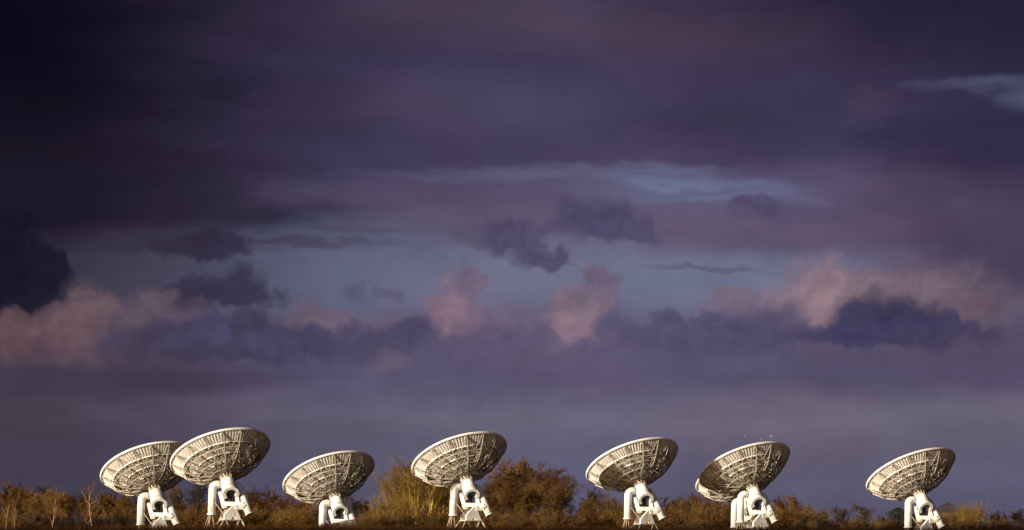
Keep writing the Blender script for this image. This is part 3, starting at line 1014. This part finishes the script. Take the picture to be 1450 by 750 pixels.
plant('broad_olive', 3, 582, 656, 800, 'hazy amber tree behind the bright stems of the golden willow', 'tree', T, None, 1.1)
plant('broad_olive', 2, 616, 644, 805, 'amber tree rising between the golden willow and the raised dish rim', 'tree', T, None, 1.0)

# big rounded brown trees
plant('broad_brown', 3, 728, 645, 820, 'tall rounded brown tree just touching the raised dish rim', 'tree', T, None, 1.1)
plant('broad_rust', 4, 764, 654, 810, 'widest rounded brown tree, crest of the middle grove', 'tree', T, None, 1.25)
plant('broad_brown', 6, 748, 650, 830, 'brown tree at the very middle of the grove top', 'tree', T, None, 1.1)
plant('broad_rust', 2, 706, 660, 815, 'rust brown tree half hidden by the raised dish rim', 'tree', T, None, 1.1)
plant('broad_brown', 4, 786, 672, 800, 'lower brown tree on the sloping shoulder of the middle grove', 'tree', T, None, 1.1)
plant('broad_rust', 5, 694, 678, 800, 'rust brown tree right behind the raised dish pedestal', 'tree', T, None, 1.0)
plant('broad_olive', 6, 728, 690, 770, 'olive tree with dark limbs in front of the middle grove', 'tree', T, None, 1.1)
plant('broad_brown', 5, 754, 676, 790, 'brown tree low at the front of the middle grove', 'tree', T, None, 1.1)
plant('broad_dark', 3, 832, 690, 960, 'dark topped tree in the gap before the next dish', 'tree', T, None, 1.1)
plant('broad_brown', 6, 836, 700, 790, 'brown tree in front of the dark topped one', 'tree', T, None, 1.1)
plant('broad_olive', 7, 862, 704, 780, 'olive tree under the low edge of the dish', 'tree', T, None, 1.2)
row('sapling', (1, 2, 3), [(856, 694), (870, 706), (884, 712)], 745,
    'slender golden stemmed sapling under the dish beside the dark topped tree', 'sapling', 'sapling', 'golden saplings under the dish', .7)
row('sapling', (2, 3, 1), [(956, 702), (968, 704), (984, 698), (1000, 700), (1012, 704), (1024, 708), (1034, 704)], 745,
    'slender golden sapling between the shadowed dish and its neighbour', 'sapling', 'sapling', 'golden saplings beside the shadowed dish', .7)
plant('broad_dark', 4, 950, 702, 960, 'dark brown tree behind the slanting tube of a dish', 'tree', T, None, 1.2)
plant('broad_rust', 6, 982, 698, 800, 'rust brown tree below the hidden dish edge', 'tree', T, None, 1.3)
plant('broad_brown', 7, 1016, 704, 790, 'brown tree below the shadowed dish', 'tree', T, None, 1.2)
plant('tall_rust', 1, 1106, 694, 780, 'hazy rust brown tree just past the shadowed dish tube', 'tree', T, None, 1.0)
plant('tall_brown', 2, 1122, 700, 775, 'brown tree at the outer end of the thicket past the shadowed dish', 'tree', T, None, 1.0)
plant('broad_olive', 8, 1136, 712, 770, 'low olive tree trailing off from the thicket', 'tree', T, None, 1.2)
plant('broad_grey', 1, 1190, 715, 1000, 'small round grey tree on the open skyline', 'tree', T, None, 1.1)
plant('broad_grey', 2, 1222, 709, 960, 'taller round grey tree on the open skyline', 'tree', T, None, 1.1)
plant(None, 0, 1272, 718, 900, 'dark evergreen with a pointed clump beside the lone dish', 'evergreen', 'evergreen_tree', None, 1.2, meshes=conifer_meshes(5))
plant('broad_brown', 2, 1341, 722, 850, 'small brown tree hiding the walls of the house', 'tree', T, None, 1.6)
plant('broad_rust', 7, 1322, 723, 800, 'rust brown tree between the lone dish and the house roof', 'tree', T, None, 1.2)
plant('fan_gold', 5, 1376, 706, 760, 'yellow tree with a bright straight stem', 'tree', T, None, .9)
plant('broad_olive', 9, 1366, 714, 780, 'olive tree close beside the yellow one', 'tree', T, None, 1.2)
plant('fan_olive', 6, 1348, 729, 750, 'low olive bush-like willow in front of the house', 'willow', 'willow_tree', None, 1.1)

# thicket of low bushes along the field edge
def bushes(px0, px1, step, keys, top, dist, label, group, jitter=6):
    px = px0
    i = 0
    while px < px1:
        plant(keys[i % len(keys)], 1 + i % 3, px + R.uniform(-4, 4), top + R.uniform(-jitter, jitter), dist + R.uniform(-14, 14), label, 'bush', BSH, group, R.uniform(.8, 1.2))
        px += step * R.uniform(.8, 1.2)
        i += 1


bushes(-10, 215, 19, ('bush_rust', 'bush_dark', 'bush_olive', 'bush_dark'), 717, 712, 'low dull brown bush among the birches', 'bushes among the birches')  # dark bushes mixed in to paint this side dimmer
bushes(232, 450, 19, ('bush_olive', 'bush_brown', 'bush_rust'), 716, 716, 'low brownish bush in the strip behind the largest and the lowest dish', 'bushes behind the largest dish')
bushes(500, 640, 18, ('bush_olive', 'bush_brown'), 722, 716, 'low brown bush at the foot of the golden willow', 'bushes under the willow', 4)
bushes(640, 880, 18, ('bush_brown', 'bush_rust', 'bush_olive'), 718, 716, 'low brown bush at the foot of the middle grove', 'bushes under the grove')
bushes(880, 1150, 18, ('bush_olive', 'bush_rust', 'bush_brown'), 718, 722, 'low olive bush behind the shadowed dish', 'bushes behind the shadowed dish')
bushes(1150, 1460, 18, ('bush_brown', 'bush_rust', 'bush_dark'), 729, 730, 'low brown bush on the field edge around the lone dish', 'bushes around the lone dish', 4)
plant('bush_dark', 2, 112, 729, 690, 'dark low bush by the foot of the many branched birch', 'bush', BSH, None, 2.2)

def thicket(px0, px1, step, keys, top, dist, label, group, jitter=7):
    px, i = px0, 0
    while px < px1:
        plant(keys[i % len(keys)], 1 + i % 2, px + R.uniform(-4, 4), top + R.uniform(-jitter, jitter), dist + R.uniform(-25, 25), label, 'tree', T, group, R.uniform(.95, 1.3))
        px += step * R.uniform(.8, 1.2)
        i += 1


thicket(-8, 215, 22, ('broad_rust', 'broad_dark', 'broad_olive', 'broad_dark'), 703, 830, 'middling dull brown tree in the thicket behind the birches', 'thicket behind the birches')  # dark trees mixed in, vignette dimming put into their colour
thicket(225, 460, 22, ('broad_olive', 'broad_brown', 'broad_rust'), 702, 830, 'middling bare tree in the thicket behind the largest dish', 'thicket behind the largest dish')
thicket(540, 700, 24, ('broad_brown', 'broad_olive'), 708, 830, 'middling bare tree in the thicket behind the golden willow', 'thicket behind the willow')
thicket(700, 800, 22, ('broad_brown', 'broad_rust', 'broad_olive'), 690, 790, 'middling bare tree filling the foot of the middle grove', 'trees filling the middle grove', 9)
thicket(820, 1120, 22, ('broad_olive', 'broad_rust', 'broad_brown'), 709, 830, 'middling bare tree in the thicket behind the shadowed dish', 'thicket behind the shadowed dish')

# ------------------------------------------------------------------ house roof beyond the trees
def house():
    d = 930.0
    x, z = px_x(1342, d), None
    zb = ground_z(x, d)
    ztop = px_z(710.5, d)
    h = ztop - zb
    root = empty('house', 'distant house with a dark hipped roof showing above the trees', 'house', (x, d, zb))
    m = MB(); m.box((0, 0, (h - 2.0) / 2), (5.6, 7.0, h - 2.0)); m.obj('wall', M['brick'], root)
    m = MB()
    e = h - 2.0
    b = [(-3.1, -3.8, e), (3.1, -3.8, e), (3.1, 3.8, e), (-3.1, 3.8, e)]
    r0, r1 = (0, -1.0, h), (0, 1.0, h)
    i = len(m.v)
    m.v.extend(b + [r0, r1])
    m.f += [(0, 1, 4), (1, 2, 5, 4), (2, 3, 5), (3, 0, 4, 5), (3, 2, 1, 0)]; m.s += [False] * 5
    m.obj('roof', M['roof'], root)
    for wx in (-1.5, 1.5):
        m = MB(); m.box((wx, -3.53, h - 3.4), (1.1, 0.12, 1.2)); f = m.obj('window', M['roof'], root)
        m = MB(); m.box((wx, -3.60, h - 3.4), (0.9, 0.05, 1.0)); m.obj('pane', M['pane'], f)


house()

# ------------------------------------------------------------------ gulls above the shadowed dish
def gull(px, py, d, label, flap, yaw, size):
    m = MB()
    m.tube([(-.22, 0, 0), (-.12, 0, .015), (0, 0, .02), (.12, 0, .02), (.19, 0, .03), (.24, 0, .03)], [.012, .05, .075, .06, .04, .012], 8)
    for s in (-1, 1):
        pts = [(.06, s * .04, .03), (.10, s * .30, .03 + flap), (.02, s * .62, .03 + flap * .6)]
        ptb = [(-.10, s * .04, .03), (-.06, s * .30, .025 + flap), (-.04, s * .62, .025 + flap * .6)]
        m.prism([pts[0], pts[1], ptb[1], ptb[0]], (0, 0, -.02))
        m.prism([pts[1], pts[2], ptb[2], ptb[1]], (0, 0, -.015))
    o = m.obj('gull', M['gull'])
    o.location = (px_x(px, d), d, px_z(py, d))
    o.rotation_euler = (0.3, 0, yaw)
    o.scale = (size,) * 3
    tag(o, label, 'bird', 'white gulls above the shadowed dish')


gull(1055, 617, 646, 'small white gull highest and furthest along above the rising rim of the shadowed dish', .16, 2.2, .42)
gull(1077, 621, 646, 'white gull flying lowest, just above the top of the shadowed dish rim', .08, 2.4, .5)
gull(1092, 618, 646, 'brightest white gull above the shadowed dish, wings raised', .22, 2.0, .62)

# ------------------------------------------------------------------ grass
def blades(name, label, n, fx, mat, hmin, hmax, wid, lean):
    rng = random.Random(5)
    v, f = [], []
    for i in range(n):
        x, y = fx(rng)
        z = ground_z(x, y) - .03
        h = rng.uniform(hmin, hmax)
        a = rng.random() * 6.283
        dx, dy = math.cos(a) * wid, math.sin(a) * wid
        lx, ly = rng.gauss(0, lean) * h, rng.gauss(0, lean) * h
        b = len(v)
        v += [(x - dx, y - dy, z), (x + dx, y + dy, z), (x + lx * .4 + dx * .7, y + ly * .4 + dy * .7, z + h * .6), (x + lx * .4 - dx * .7, y + ly * .4 - dy * .7, z + h * .6), (x + lx, y + ly, z + h)]
        f += [(b, b + 1, b + 2, b + 3), (b + 3, b + 2, b + 4)]
    me = bpy.data.meshes.new(name)
    me.from_pydata(v, [], f)
    me.materials.append(mat)
    o = link(name, me)
    tag(o, label, 'grass', None, 'stuff')


def field_spot(rng):
    y = rng.uniform(560, 600) if rng.random() < .75 else rng.uniform(600, 690)
    return rng.uniform(-.14, .14) * y, y


def bank_spot(rng):
    y = min(40, max(24, rng.gauss(32, 2.6)))
    return rng.uniform(-.125, .125) * y * 1.6, y


blades('dry_grass', 'rust brown dry grass in front of the dishes', 30000, field_spot, M['reed'], .5, 1.35, .035, .22)
blades('bank_grass', 'withered grass on the near bank, shade painted into its colour', 24000, bank_spot, M['bank_grass'], .03, .08, .004, .35)
